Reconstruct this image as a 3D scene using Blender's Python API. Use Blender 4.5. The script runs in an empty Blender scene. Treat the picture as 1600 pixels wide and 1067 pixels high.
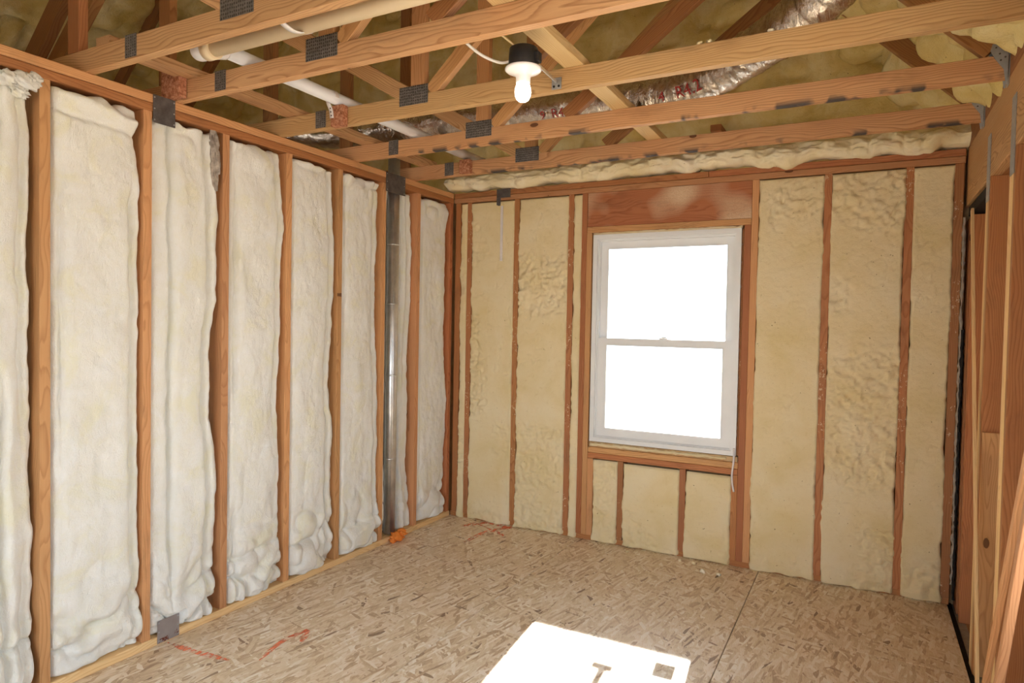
import bpy, math, random
import numpy as np
from mathutils import Matrix, Vector
SC = bpy.context.scene
COL = SC.collection
random.seed(7)

# ------------------------------------------------------------------ camera
F_PX = 1036.146; YAW = -0.48865; PITCH = -0.02697; ROLL = 0.01854
CAM = Vector((2.79491, -4.27412, 1.48801))
_f = Vector((math.sin(YAW)*math.cos(PITCH), math.cos(YAW)*math.cos(PITCH), math.sin(PITCH)))
_r = Vector((math.cos(YAW), -math.sin(YAW), 0)); _u = _r.cross(_f)
_r2 = math.cos(ROLL)*_r + math.sin(ROLL)*_u; _u2 = -math.sin(ROLL)*_r + math.cos(ROLL)*_u
cam = bpy.data.cameras.new('camera'); cam.sensor_width = 36; cam.lens = F_PX/1600*36
cam.clip_start = .02
co = bpy.data.objects.new('camera', cam); COL.objects.link(co)
m = Matrix.Identity(4)
for i in range(3):
    m[i][0] = _r2[i]; m[i][1] = _u2[i]; m[i][2] = -_f[i]; m[i][3] = CAM[i]
co.matrix_world = m
SC.camera = co

def at(u, v, axis, val):
    """photo pixel -> point where its ray meets the plane axis = val"""
    d = _r2*((u-800)/F_PX) - _u2*((v-533.5)/F_PX) + _f
    t = (val-CAM[axis])/d[axis]
    return CAM + d*t

# ------------------------------------------------------------------ light
world = bpy.data.worlds.new('sky'); SC.world = world; world.use_nodes = True
bg = world.node_tree.nodes['Background']
bg.inputs[0].default_value = (.80, .91, 1.0, 1); bg.inputs[1].default_value = 4.6
sun = bpy.data.lights.new('sun', 'SUN'); sun.energy = 38; sun.angle = .012; sun.color = (1, .95, .88)
so = bpy.data.objects.new('sun', sun); COL.objects.link(so)
so.rotation_euler = Vector((.103, -1, -.583)).to_track_quat('-Z', 'Y').to_euler()
so.location = (1.3, 8, 6)
def portal(name, loc, direction, sx, sy):
    l = bpy.data.lights.new(name, 'AREA'); l.shape = 'RECTANGLE'; l.size = sx; l.size_y = sy
    l.cycles.is_portal = True
    o = bpy.data.objects.new(name, l); COL.objects.link(o); o.location = loc
    o.rotation_euler = Vector(direction).to_track_quat('-Z', 'Z').to_euler()
portal('daylight_window', (1.62, .14, 1.4), (0, -1, 0), 1.0, 1.5)
portal('daylight_rear', (1.6, -6.1, 1.1), (0, 1, 0), 2.0, 2.1)
portal('daylight_side', (3.42, -3.3, 1.35), (-1, 0, 0), 1.9, 1.7)
portal('daylight_neighbour', (-3.25, -2.3, 1.8), (1, 0, 0), 1.6, .7)
SC.view_settings.view_transform = 'Standard'; SC.view_settings.look = 'None'
SC.view_settings.gamma = 1; SC.view_settings.use_curve_mapping = False
SC.view_settings.exposure = 0.26
SC.cycles.use_denoising = True
SC.cycles.max_bounces = 12; SC.cycles.diffuse_bounces = 7; SC.cycles.glossy_bounces = 4
SC.cycles.transparent_max_bounces = 12; SC.cycles.sample_clamp_indirect = 6
SC.cycles.caustics_reflective = False; SC.cycles.caustics_refractive = False

# ------------------------------------------------------------------ noise
def _hash(ix, iy, seed):
    h = (ix.astype(np.int64)*374761393 + iy.astype(np.int64)*668265263 + seed*1442695041) & 0xffffffff
    h = ((h ^ (h >> 13))*1274126177) & 0xffffffff
    h = ((h ^ (h >> 16))*2246822519) & 0xffffffff
    return ((h ^ (h >> 15)) & 0xffff)/32767.5 - 1
def vn(x, y, seed=0):
    x = np.asarray(x, float); y = np.asarray(y, float); x, y = np.broadcast_arrays(x, y)
    ix = np.floor(x).astype(int); iy = np.floor(y).astype(int); fx = x-ix; fy = y-iy
    sx = fx**3*(fx*(fx*6-15)+10); sy = fy**3*(fy*(fy*6-15)+10)
    a = _hash(ix, iy, seed); b = _hash(ix+1, iy, seed); c = _hash(ix, iy+1, seed); d = _hash(ix+1, iy+1, seed)
    return (a*(1-sx)+b*sx)*(1-sy) + (c*(1-sx)+d*sx)*sy
def fbm(x, y, seed=0, o=4, g=.5):
    s = 0; a = 1; t = 0
    for k in range(o):
        s = s + a*vn(np.asarray(x)*2**k + 17.3*k, np.asarray(y)*2**k - 9.1*k, seed+k); t += a; a *= g
    return s/t
def sstep(a, b, x):
    t = np.clip((x-a)/(b-a), 0, 1); return t*t*(3-2*t)

# ------------------------------------------------------------------ materials
class NT:
    def __init__(s, name):
        s.m = bpy.data.materials.new(name); s.m.use_nodes = True
        s.t = s.m.node_tree; s.b = s.t.nodes['Principled BSDF']
    def n(s, typ, **k):
        o = s.t.nodes.new(typ)
        for a, v in k.items(): setattr(o, a, v)
        return o
    def l(s, a, b): s.t.links.new(a, b)
    def set(s, sock, v):
        if isinstance(v, bpy.types.NodeSocket): s.l(v, sock)
        else: sock.default_value = v
    def math(s, op, a, b=None, c=None, clamp=False):
        o = s.n('ShaderNodeMath', operation=op, use_clamp=clamp); s.set(o.inputs[0], a)
        if b is not None: s.set(o.inputs[1], b)
        if c is not None: s.set(o.inputs[2], c)
        return o.outputs[0]
    def vmath(s, op, a, b):
        o = s.n('ShaderNodeVectorMath', operation=op); s.set(o.inputs[0], a); s.set(o.inputs[1], b); return o.outputs[0]
    def mix(s, f, a, b, bt='MIX'):
        o = s.n('ShaderNodeMix', data_type='RGBA', blend_type=bt); s.set(o.inputs[0], f); s.set(o.inputs[6], a); s.set(o.inputs[7], b)
        return o.outputs[2]
    def noise(s, v, sc, det=3, rough=.55, dist=0):
        o = s.n('ShaderNodeTexNoise'); s.set(o.inputs['Vector'], v); o.inputs['Scale'].default_value = sc
        o.inputs['Detail'].default_value = det; o.inputs['Roughness'].default_value = rough; o.inputs['Distortion'].default_value = dist
        return o
    def ramp(s, f, stops):
        o = s.n('ShaderNodeValToRGB'); s.l(f, o.inputs[0]); e = o.color_ramp.elements
        while len(e) < len(stops): e.new(.5)
        for k, (p, c) in enumerate(stops):
            e[k].position = p; e[k].color = tuple(c)+(1,) if len(c) == 3 else c
        return o.outputs[0]
    def bump(s, h, strength, dist=.002):
        o = s.n('ShaderNodeBump'); o.inputs['Strength'].default_value = strength; o.inputs['Distance'].default_value = dist
        s.l(h, o.inputs['Height']); s.l(o.outputs[0], s.b.inputs['Normal'])
    def fin(s, col=None, rough=.6, metal=0, spec=None):
        if col is not None: s.set(s.b.inputs['Base Color'], col if isinstance(col, bpy.types.NodeSocket) else tuple(col)+(1,))
        s.set(s.b.inputs['Roughness'], rough); s.set(s.b.inputs['Metallic'], metal)
        if spec is not None: s.b.inputs['Specular IOR Level'].default_value = spec
        return s.m
def wood(name, light, dark, red, rough=.62, overspray=0, mildew=0, grit=0):
    k = NT(name)
    oc = k.n('ShaderNodeTexCoord').outputs['Object']; oi = k.n('ShaderNodeObjectInfo')
    rnd = oi.outputs['Random']
    c1 = k.n('ShaderNodeCombineXYZ'); k.l(k.math('MULTIPLY', rnd, 37.), c1.inputs[0]); k.l(k.math('MULTIPLY_ADD', k.math('FRACT', k.math('MULTIPLY', rnd, 7.3)), .10, .02), c1.inputs[1]); k.l(k.math('MULTIPLY_ADD', k.math('FRACT', k.math('MULTIPLY', rnd, 13.7)), .09, .015), c1.inputs[2])
    p = k.vmath('ADD', oc, c1.outputs[0])
    lowv = k.vmath('MULTIPLY', p, (1.6, 6, 6)); low = k.noise(lowv, 1.0, 2)
    off = k.vmath('MULTIPLY', k.vmath('SUBTRACT', low.outputs['Color'], (.5, .5, .5)), (0, .11, .11))
    w = k.n('ShaderNodeTexWave', wave_type='RINGS', rings_direction='X', wave_profile='SAW')
    k.l(k.vmath('MULTIPLY', k.vmath('ADD', p, off), (.05, 1, 1)), w.inputs['Vector']); w.inputs['Scale'].default_value = 38
    w.inputs['Distortion'].default_value = 1.2; w.inputs['Detail'].default_value = 2; w.inputs['Detail Scale'].default_value = 2
    ring = k.ramp(w.outputs['Fac'], [(0, (0, 0, 0)), (.55, (.15, .15, .15)), (.9, (.9, .9, .9)), (1, (.2, .2, .2))])
    fine = k.noise(k.vmath('MULTIPLY', p, (5, 160, 160)), 1, 3)
    mot = k.noise(k.vmath('MULTIPLY', p, (3, 9, 9)), 1, 3)
    fac = k.math('ADD', k.math('MULTIPLY', ring, .80), k.math('MULTIPLY', k.math('SUBTRACT', fine.outputs[0], .45), .55), clamp=True)
    col = k.mix(fac, light+(1,), dark+(1,))
    col = k.mix(k.math('MULTIPLY', k.math('SUBTRACT', mot.outputs[0], .42, clamp=True), 2.2, clamp=True), col, red+(1,), 'MIX')
    col = k.mix(.45, col, k.mix(fac, light+(1,), dark+(1,)))
    # knots
    vo = k.n('ShaderNodeTexVoronoi'); k.l(k.vmath('MULTIPLY', p, (3.0, 6.5, .6)), vo.inputs['Vector']); vo.inputs['Scale'].default_value = 1
    sel = k.math('GREATER_THAN', k.n('ShaderNodeSeparateColor').outputs[0], .5)
    sp = sel.node.inputs[0].links[0].from_node; k.l(vo.outputs['Color'], sp.inputs[0])
    kd = k.math('ADD', vo.outputs['Distance'], k.math('MULTIPLY', k.math('SUBTRACT', fine.outputs[0], .5), .03))
    halo = k.math('MULTIPLY', k.math('SUBTRACT', 1, k.math('DIVIDE', kd, .22), clamp=True), sel)
    core = k.math('MULTIPLY', k.math('LESS_THAN', kd, .070), sel)
    col = k.mix(k.math('MULTIPLY', halo, .55), col, dark+(1,))
    col = k.mix(k.math('MULTIPLY', core, .85), col, (dark[0]*.30, dark[1]*.22, dark[2]*.2, 1))
    # board to board variation
    hs = k.n('ShaderNodeHueSaturation'); k.l(col, hs.inputs['Color'])
    k.l(k.math('MULTIPLY_ADD', k.math('FRACT', k.math('MULTIPLY', rnd, 5.9)), .35, .82), hs.inputs['Value'])
    k.l(k.math('MULTIPLY_ADD', k.math('FRACT', k.math('MULTIPLY', rnd, 3.1)), .014, .493), hs.inputs['Hue'])
    col = hs.outputs[0]
    st = k.noise(k.vmath('MULTIPLY', p, (1, 4, 4)), 2.3, 5, .7)
    col = k.mix(k.math('MULTIPLY', k.math('SUBTRACT', st.outputs[0], .56, clamp=True), 2.0, clamp=True), col, (.10, .055, .03, 1))
    if grit:
        g = k.noise(p, 55, 4, .75); g2 = k.noise(p, 3.5, 2)
        gm = k.math('MULTIPLY', k.math('GREATER_THAN', g.outputs[0], .60), k.math('GREATER_THAN', g2.outputs[0], .56))
        col = k.mix(k.math('MULTIPLY', gm, .8), col, (.72, .58, .38, 1))
    if overspray:
        g = k.noise(p, 260, 2, .8); g2 = k.noise(p, 3.4, 1)
        gm = k.math('MULTIPLY', k.math('SUBTRACT', g2.outputs[0], .50, clamp=True), 4.0, clamp=True)
        gm = k.math('MULTIPLY', gm, k.math('MULTIPLY', g.outputs[0], 1.4), clamp=True)
        col = k.mix(gm, col, (.80, .66, .46, 1))
    if mildew:
        sx = k.n('ShaderNodeSeparateXYZ'); k.l(oc, sx.inputs[0])
        g = k.noise(k.vmath('MULTIPLY', p, (9, 5, 5)), 1, 2)
        low_e = k.math('SUBTRACT', 1, k.math('DIVIDE', k.math('ADD', sx.outputs[1], .0445), .026), clamp=True)
        gm = k.math('MULTIPLY', k.math('MULTIPLY', k.math('SUBTRACT', g.outputs[0], .52, clamp=True), 14, clamp=True), low_e)
        gm = k.math('MULTIPLY', gm, k.math('GREATER_THAN', sx.outputs[0], .45))
        col = k.mix(k.math('MULTIPLY', gm, .95), col, (.035, .038, .045, 1))
    k.bump(k.math('ADD', fine.outputs[0], k.math('MULTIPLY', ring, .5)), .25, .0015)
    return k.fin(col, rough, 0, .35)
M = {}
M['pine'] = wood('pine_lumber', (.60, .37, .178), (.29, .138, .052), (.48, .245, .095))
M['pine_mildew'] = wood('pine_lumber_mildew', (.57, .335, .158), (.27, .122, .046), (.45, .215, .083), mildew=1)
M['fir'] = wood('fir_lumber', (.49, .205, .08), (.29, .098, .034), (.41, .14, .048))
M['firgrit'] = wood('fir_lumber_with_overspray', (.45, .20, .082), (.28, .100, .036), (.38, .135, .048), grit=1)
M['header'] = wood('header_lumber', (.46, .165, .075), (.30, .088, .038), (.40, .12, .05), overspray=1)
M['pale'] = wood('pale_lumber', (.80, .58, .30), (.62, .38, .16), (.70, .44, .19))
M['stud'] = wood('stud_lumber', (.60, .32, .145), (.39, .175, .068), (.50, .225, .088))
M['dark'] = wood('dark_lumber', (.36, .165, .062), (.20, .075, .026), (.28, .10, .034))  # dark brown; puts the shaded side of the diagonal webs into colour

def osb():
    k = NT('osb_sheathing'); g = k.n('ShaderNodeTexCoord').outputs['Object']; oi = k.n('ShaderNodeObjectInfo')
    cx = k.n('ShaderNodeCombineXYZ'); k.l(k.math('MULTIPLY', oi.outputs['Random'], 50), cx.inputs[0]); k.l(k.math('MULTIPLY', oi.outputs['Random'], 31), cx.inputs[1])
    sz = k.n('ShaderNodeSeparateXYZ'); k.l(g, sz.inputs[0]); cz = k.n('ShaderNodeCombineXYZ'); k.l(sz.outputs[0], cz.inputs[0]); k.l(sz.outputs[2], cz.inputs[1])
    g = k.vmath('ADD', cz.outputs[0], cx.outputs[0])
    wv = k.noise(g, 5, 2); g2 = k.vmath('ADD', g, k.vmath('MULTIPLY', wv.outputs['Color'], (.02, .02, 0)))
    lay = []
    for a, sx, sy in ((.12, 48, 8), (-.45, 55, 9), (.6, 52, 9), (1.3, 66, 14), (-.15, 85, 12)):
        mp = k.n('ShaderNodeMapping'); mp.vector_type = 'POINT'; mp.inputs['Rotation'].default_value = (0, 0, a); k.l(g2, mp.inputs[0])
        v = k.n('ShaderNodeTexVoronoi'); v.voronoi_dimensions = '2D'; k.l(k.vmath('MULTIPLY', mp.outputs[0], (sx, sy, 1)), v.inputs['Vector']); v.inputs['Scale'].default_value = 1
        s = k.n('ShaderNodeSeparateColor'); k.l(v.outputs['Color'], s.inputs[0]); lay.append((s, v, mp))
    val = lay[0][0].outputs[0]; hgt = lay[0][0].outputs[1]
    for i, th in ((1, .55), (2, .6), (3, .75), (4, .62)):
        sel = k.math('GREATER_THAN', lay[i][0].outputs[2], th)
        mx = k.n('ShaderNodeMix'); k.l(sel, mx.inputs[0]); k.l(val, mx.inputs[2]); k.l(lay[i][0].outputs[0], mx.inputs[3]); val = mx.outputs[0]
        mx = k.n('ShaderNodeMix'); k.l(sel, mx.inputs[0]); k.l(hgt, mx.inputs[2]); k.l(lay[i][0].outputs[1], mx.inputs[3]); hgt = mx.outputs[0]
    col = k.ramp(val, [(0, (.22, .14, .085)), (.03, (.46, .33, .21)), (.3, (.66, .51, .35)), (.6, (.74, .60, .43)), (.85, (.82, .70, .54)), (1, (.90, .82, .69))])
    fib = k.noise(k.vmath('MULTIPLY', lay[0][2].outputs[0], (260, 26, 1)), 1, 3, .7)
    col = k.mix(.55, col, k.ramp(fib.outputs[0], [(.3, (.36, .34, .33)), (.62, (.80, .80, .80))]), 'OVERLAY')
    big = k.noise(g, 1.6, 3)
    col = k.mix(k.math('MULTIPLY', k.math('SUBTRACT', big.outputs[0], .45, clamp=True), 1.6, clamp=True), col, k.mix(1, col, (.86, .75, .66, 1), 'MULTIPLY'))
    spk = k.noise(g, 130, 2, .6)
    col = k.mix(k.math('MULTIPLY', k.math('GREATER_THAN', spk.outputs[0], .73), .7), col, (.07, .045, .03, 1))
    k.bump(k.math('ADD', hgt, k.math('MULTIPLY', fib.outputs[0], .5)), .35, .0015)
    return k.fin(col, .5, 0, .8)
M['osb'] = osb()

def fibre():
    k = NT('fibreglass_insulation'); g = k.n('ShaderNodeTexCoord').outputs['Object']
    a = k.noise(g, 7, 4, .6, .6); b = k.noise(k.vmath('MULTIPLY', g, (1, 1, .55)), 75, 5, .72, 1.2); c = k.noise(g, 300, 2, .7)
    col = k.ramp(a.outputs[0], [(.32, (.82, .80, .66)), (.48, (.83, .82, .765)), (.7, (.86, .86, .845))])
    col = k.mix(k.math('MULTIPLY', k.math('SUBTRACT', b.outputs[0], .56, clamp=True), 1.6, clamp=True), col, (.76, .70, .50, 1))
    k.bump(k.math('ADD', k.math('MULTIPLY', b.outputs[0], 1.0), k.math('MULTIPLY', c.outputs[0], .35)), .8, .007)
    m = k.fin(col, .95, 0, .05); k.b.inputs['Sheen Weight'].default_value = .25
    return m
M['fibre'] = fibre()

def foam(name, c0, c1, c2, sc=1., bs=.5):
    k = NT(name); g = k.n('ShaderNodeTexCoord').outputs['Object']
    a = k.noise(g, 3.2*sc, 4, .6, .4); b = k.noise(g, 42*sc, 4, .65, .5); c = k.noise(g, 170*sc, 3, .7)
    col = k.ramp(a.outputs[0], [(.3, c0), (.5, c1), (.7, c2)])
    d = k.math('MULTIPLY', k.math('SUBTRACT', b.outputs[0], .60, clamp=True), 2.2, clamp=True)
    col = k.mix(d, col, (c0[0]*.78, c0[1]*.70, c0[2]*.55, 1))
    pit_shade = k.math('GREATER_THAN', k.noise(g, 60*sc, 2, .5).outputs[0], .755)
    col = k.mix(k.math('MULTIPLY', pit_shade, .75), col, (.20, .12, .05, 1))  # ochre flecks and dark spots paint shade into pits that relief barely shows
    k.bump(k.math('ADD', b.outputs[0], k.math('MULTIPLY', c.outputs[0], .5)), bs, .004)
    return k.fin(col, .8, 0, .25)
M['foam'] = foam('wall_spray_foam', (.74, .61, .33), (.79, .67, .42), (.81, .71, .49), 1, .8)
M['roof'] = foam('roof_spray_foam', (.64, .49, .17), (.74, .61, .27), (.86, .78, .50), 1, 1.0)
M['bead'] = foam('fresh_spray_foam', (.78, .66, .38), (.85, .76, .53), (.89, .83, .68), 1, .5)

def plain(name, c, rough=.5, metal=0, spec=None, vary=0, vs=20, bump=0, bsc=80):
    k = NT(name); col = c
    g = k.n('ShaderNodeTexCoord').outputs['Object']
    if vary:
        n = k.noise(g, vs, 4, .6); col = k.ramp(n.outputs[0], [(.3, tuple(x*(1-vary) for x in c)), (.7, tuple(min(1, x*(1+vary)) for x in c))])
    if bump: k.bump(k.noise(g, bsc, 3).outputs[0], bump, .002)
    return k.fin(col, rough, metal, spec)
M['vinyl'] = plain('white_vinyl', (.80, .82, .84), .35, 0, .5, .03, 6)
M['galv'] = plain('galvanised_steel', (.72, .73, .74), .36, .9, None, .18, 9, .05)
M['hanger'] = plain('zinc_hanger_steel', (.42, .44, .46), .5, .7, None, .15, 30)
M['steel'] = plain('dark_steel_plate', (.13, .12, .12), .5, .6, None, .3, 25, .1)
M['pvc'] = plain('white_plastic_pipe', (.78, .78, .82), .35, 0, .5, .03, 8)
M['cpvc'] = plain('cream_plastic_pipe', (.74, .60, .40), .4, 0, .5, .05, 6)
M['strap'] = plain('white_plastic_strap', (.74, .70, .70), .5, 0, .4, .05, 30)
M['black'] = plain('black_plastic', (.018, .017, .018), .45, 0, .4, .2, 60)
M['porcelain'] = plain('white_porcelain', (.80, .78, .80), .25, 0, .5, .02, 10)
M['cable'] = plain('white_cable_jacket', (.72, .68, .64), .5, 0, .4, .05, 30)
M['copper'] = plain('bare_wire', (.80, .62, .35), .4, .6, None, .1, 30)
M['orange'] = plain('orange_fire_foam', (.90, .26, .045), .7, 0, .3, .25, 40, .5, 60)
M['concrete'] = plain('dusty_concrete', (.34, .29, .24), .85, 0, .3, .2, 30, .5, 90)
M['gap'] = plain('flat_black', (.022, .018, .016), .8, 0, .2, .2, 30)
M['sheath'] = plain('wall_sheathing', (.52, .36, .20), .8, 0, .2, .15, 14)
M['lining'] = plain('light_wall_lining', (.78, .74, .66), .9, 0, .2, .05, 4)
M['ground'] = plain('bare_ground', (.45, .40, .34), .9, 0, .2, .15, 3)
M['paper'] = None
def platemat():
    k = NT('truss_plate_steel'); g = k.n('ShaderNodeTexCoord').outputs['Object']
    v = k.n('ShaderNodeTexVoronoi'); v.inputs['Randomness'].default_value = .25; k.l(k.vmath('MULTIPLY', g, (95, 75, 75)), v.inputs['Vector']); v.inputs['Scale'].default_value = 1
    n = k.noise(g, 30, 3); s = k.math('LESS_THAN', v.outputs['Distance'], .33)
    col = k.mix(k.math('MULTIPLY', s, .8), k.ramp(n.outputs[0], [(.3, (.15, .14, .135)), (.7, (.27, .25, .245))]), (.05, .042, .04, 1))
    k.bump(v.outputs['Distance'], .8, .003)
    return k.fin(col, .5, .55)
M['plate'] = platemat()
def rusty():
    k = NT('rusted_steel_plate'); g = k.n('ShaderNodeTexCoord').outputs['Object']
    n = k.noise(g, 28, 4, .7); sx = k.n('ShaderNodeSeparateXYZ'); k.l(g, sx.inputs[0])
    r = k.math('GREATER_THAN', k.math('SUBTRACT', n.outputs[0], k.math('MULTIPLY', sx.outputs[2], 1.6)), .57)
    col = k.mix(r, k.ramp(k.noise(g, 9, 3).outputs[0], [(.3, (.24, .21, .21)), (.7, (.34, .31, .31))]), (.15, .035, .018, 1))
    return k.fin(col, .5, .35)
M['rust'] = rusty()
def endgrain():
    k = NT('rough_end_grain'); g = k.n('ShaderNodeTexCoord').outputs['Object']
    n = k.noise(g, 70, 5, .75); v = k.noise(g, 18, 2)
    col = k.ramp(n.outputs[0], [(.32, (.16, .055, .03)), (.5, (.42, .17, .09)), (.68, (.62, .34, .22))])
    k.bump(n.outputs[0], .6, .004); return k.fin(col, .8, 0, .2)
M['endgrain'] = endgrain()
def foil():
    k = NT('foil_duct_jacket'); g = k.n('ShaderNodeTexCoord').outputs['Object']
    a = k.noise(g, 24, 4, .65, 1.5); b = k.noise(k.vmath('MULTIPLY', g, (70, 18, 18)), 1, 3, .6, .6)
    col = k.ramp(a.outputs[0], [(.3, (.50, .43, .37)), (.7, (.78, .73, .69))])
    k.bump(k.math('ADD', a.outputs[0], k.math('MULTIPLY', b.outputs[0], .8)), .7, .006); return k.fin(col, .16, .95)
M['foil'] = foil()
M['redprint'] = plain('red_print', (.40, .035, .03), .5, 0, .4, .15, 60)
def glassm():
    k = NT('window_glass'); t = k.t; t.nodes.remove(k.b)
    tr = k.n('ShaderNodeBsdfTransparent'); tr.inputs[0].default_value = (.96, .98, .98, 1); gl = k.n('ShaderNodeBsdfGlossy'); gl.inputs['Roughness'].default_value = .02
    fr = k.n('ShaderNodeFresnel'); fr.inputs[0].default_value = 1.45; mx = k.n('ShaderNodeMixShader')
    k.l(fr.outputs[0], mx.inputs[0]); k.l(tr.outputs[0], mx.inputs[1]); k.l(gl.outputs[0], mx.inputs[2]); k.l(mx.outputs[0], t.nodes['Material Output'].inputs[0]); return k.m
M['glass'] = glassm()
def paperm():
    k = NT('paper_label'); t = k.t
    tr = k.n('ShaderNodeBsdfTranslucent'); tr.inputs[0].default_value = (.9, .9, .9, 1)
    n = k.noise(k.n('ShaderNodeTexCoord').outputs['Object'], 40, 2); k.l(k.ramp(n.outputs[0], [(.3, (.8, .8, .8)), (.7, (.88, .88, .88))]), k.b.inputs['Base Color'])
    mx = k.n('ShaderNodeMixShader'); mx.inputs[0].default_value = .55
    k.l(k.b.outputs[0], mx.inputs[1]); k.l(tr.outputs[0], mx.inputs[2]); k.l(mx.outputs[0], t.nodes['Material Output'].inputs[0]); return k.m
M['paper'] = paperm()
def bulbm():
    k = NT('lit_bulb_glass'); k.b.inputs['Base Color'].default_value = (1, .95, .85, 1)
    lw = k.n('ShaderNodeTexCoord').outputs['Object']; n = k.noise(lw, 12, 1)
    k.l(k.ramp(n.outputs[0], [(0, (1, .86, .62)), (1, (1, .90, .70))]), k.b.inputs['Emission Color']); k.b.inputs['Emission Strength'].default_value = 14
    return k.m
M['bulb'] = bulbm()
def paint():
    k = NT('orange_marking_paint'); g = k.n('ShaderNodeTexCoord').outputs['Object']
    n = k.noise(k.vmath('MULTIPLY', g, (40, 12, 1)), 1, 4, .7); a = k.math('MULTIPLY', k.math('SUBTRACT', n.outputs[0], .40, clamp=True), 5, clamp=True)
    k.b.inputs['Base Color'].default_value = (1, .27, .13, 1); k.l(k.math('MULTIPLY', a, .8), k.b.inputs['Alpha']); k.b.inputs['Roughness'].default_value = .7; return k.m
M['paint'] = paint()

# ------------------------------------------------------------------ builders
def link(name, me, mat=None, parent=None, mw=None, smooth=False):
    o = bpy.data.objects.new(name, me); COL.objects.link(o)
    if mat is not None and len(me.materials) == 0: me.materials.append(mat)
    if mw is not None: o.matrix_basis = mw
    if smooth:
        for p in me.polygons: p.use_smooth = True
    if parent is not None: adopt(o, parent)
    return o
def adopt(o, parent):
    o.parent = parent; o.matrix_parent_inverse = parent.matrix_basis.inverted()
def tag(o, label, cat, group=None):
    o['label'] = label; o['category'] = cat
    if group: o['group'] = group
    return o
def thing(name, loc, label=None, cat=None, group=None):
    o = bpy.data.objects.new(name, None); COL.objects.link(o); o.empty_display_size = .05
    o.matrix_basis = Matrix.Translation(loc)
    if label: tag(o, label, cat, group)
    return o
def mesh(name, v, f):
    me = bpy.data.meshes.new(name); me.from_pydata([tuple(map(float, p)) for p in v], [], f); me.validate(); me.update(); return me
_box = {}
def boxmesh(lx, ly, lz, mat, ch=.0015):
    key = (round(lx, 4), round(ly, 4), round(lz, 4), mat.name, ch)
    if key in _box: return _box[key]
    v = []; f = []
    a, b, c = lx/2, ly/2, lz/2; ch = min(ch, a*.4, b*.4, c*.4)
    idx = {}
    for sx in (-1, 1):
        for sy in (-1, 1):
            for sz in (-1, 1):
                for ax in range(3):
                    p = [sx*(a-ch), sy*(b-ch), sz*(c-ch)]; p[ax] = (sx*a, sy*b, sz*c)[ax]
                    idx[(sx, sy, sz, ax)] = len(v); v.append(p)
    S = (-1, 1)
    for s in S:
        f.append([idx[(s, -1, -1, 0)], idx[(s, 1, -1, 0)], idx[(s, 1, 1, 0)], idx[(s, -1, 1, 0)]][::s])
        f.append([idx[(-1, s, -1, 1)], idx[(-1, s, 1, 1)], idx[(1, s, 1, 1)], idx[(1, s, -1, 1)]][::s])
        f.append([idx[(-1, -1, s, 2)], idx[(1, -1, s, 2)], idx[(1, 1, s, 2)], idx[(-1, 1, s, 2)]][::s])
    for s in S:
        for t in S:
            f.append([idx[(s, t, -1, 0)], idx[(s, t, -1, 1)], idx[(s, t, 1, 1)], idx[(s, t, 1, 0)]][::s*t])
            f.append([idx[(s, -1, t, 0)], idx[(s, 1, t, 0)], idx[(s, 1, t, 2)], idx[(s, -1, t, 2)]][::s*t])
            f.append([idx[(-1, s, t, 1)], idx[(-1, s, t, 2)], idx[(1, s, t, 2)], idx[(1, s, t, 1)]][::s*t])
            for u in S:
                f.append([idx[(s, t, u, 0)], idx[(s, t, u, 1)], idx[(s, t, u, 2)]][::s*t*u])
    me = mesh('board', v, f); me.materials.append(mat); _box[key] = me
    return me
def box(name, x0, x1, y0, y1, z0, z1, mat, parent=None, ch=.0015, axis=None):
    """box given by its bounds; its mesh has length along local X (longest or chosen axis)"""
    d = (x1-x0, y1-y0, z1-z0); c = Vector(((x0+x1)/2, (y0+y1)/2, (z0+z1)/2))
    ax = axis if axis is not None else int(np.argmax(d))
    if ax == 0: R = Matrix(((1, 0, 0), (0, 0, -1), (0, 1, 0))); l = (d[0], d[2], d[1])
    elif ax == 1: R = Matrix(((0, 0, 1), (1, 0, 0), (0, 1, 0))); l = (d[1], d[2], d[0])
    else: R = Matrix(((0, 1, 0), (0, 0, 1), (1, 0, 0))); l = (d[2], d[0], d[1])
    return link(name, boxmesh(*l, mat, ch), None, parent, Matrix.Translation(c) @ R.to_4x4())
def board(name, p0, p1, w, t, mat, parent=None, wdir=(0, 0, 1), ch=.0015):
    """board from p0 to p1, width w towards wdir, thickness t"""
    p0 = Vector(p0); p1 = Vector(p1); x = (p1-p0); L = x.length; x = x.normalized(); y = Vector(wdir); y = (y-x*y.dot(x)).normalized(); z = x.cross(y)
    mm = Matrix.Identity(4)
    for i in range(3): mm[i][0] = x[i]; mm[i][1] = y[i]; mm[i][2] = z[i]; mm[i][3] = (p0[i]+p1[i])/2
    return link(name, boxmesh(L, w, t, mat, ch), None, parent, mm)
def gridmesh(name, P, flip=False, cu=False):
    nu, nv = P.shape[:2]; v = P.reshape(-1, 3)
    i, j = np.meshgrid(np.arange(nu if cu else nu-1), np.arange(nv-1), indexing='ij')
    i2 = (i+1) % nu
    q = np.stack([i*nv+j, i2*nv+j, i2*nv+j+1, i*nv+j+1], -1).reshape(-1, 4)
    if flip: q = q[:, ::-1]
    me = bpy.data.meshes.new(name); me.vertices.add(len(v)); me.vertices.foreach_set('co', v.ravel().astype(np.float32))
    me.loops.add(q.size); me.loops.foreach_set('vertex_index', q.ravel().astype(np.int32))
    me.polygons.add(len(q)); me.polygons.foreach_set('loop_start', np.arange(0, q.size, 4, dtype=np.int32)); me.polygons.foreach_set('loop_total', np.full(len(q), 4, np.int32))
    me.polygons.foreach_set('use_smooth', np.ones(len(q), bool)); me.update(calc_edges=True); me.validate(); return me
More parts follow.
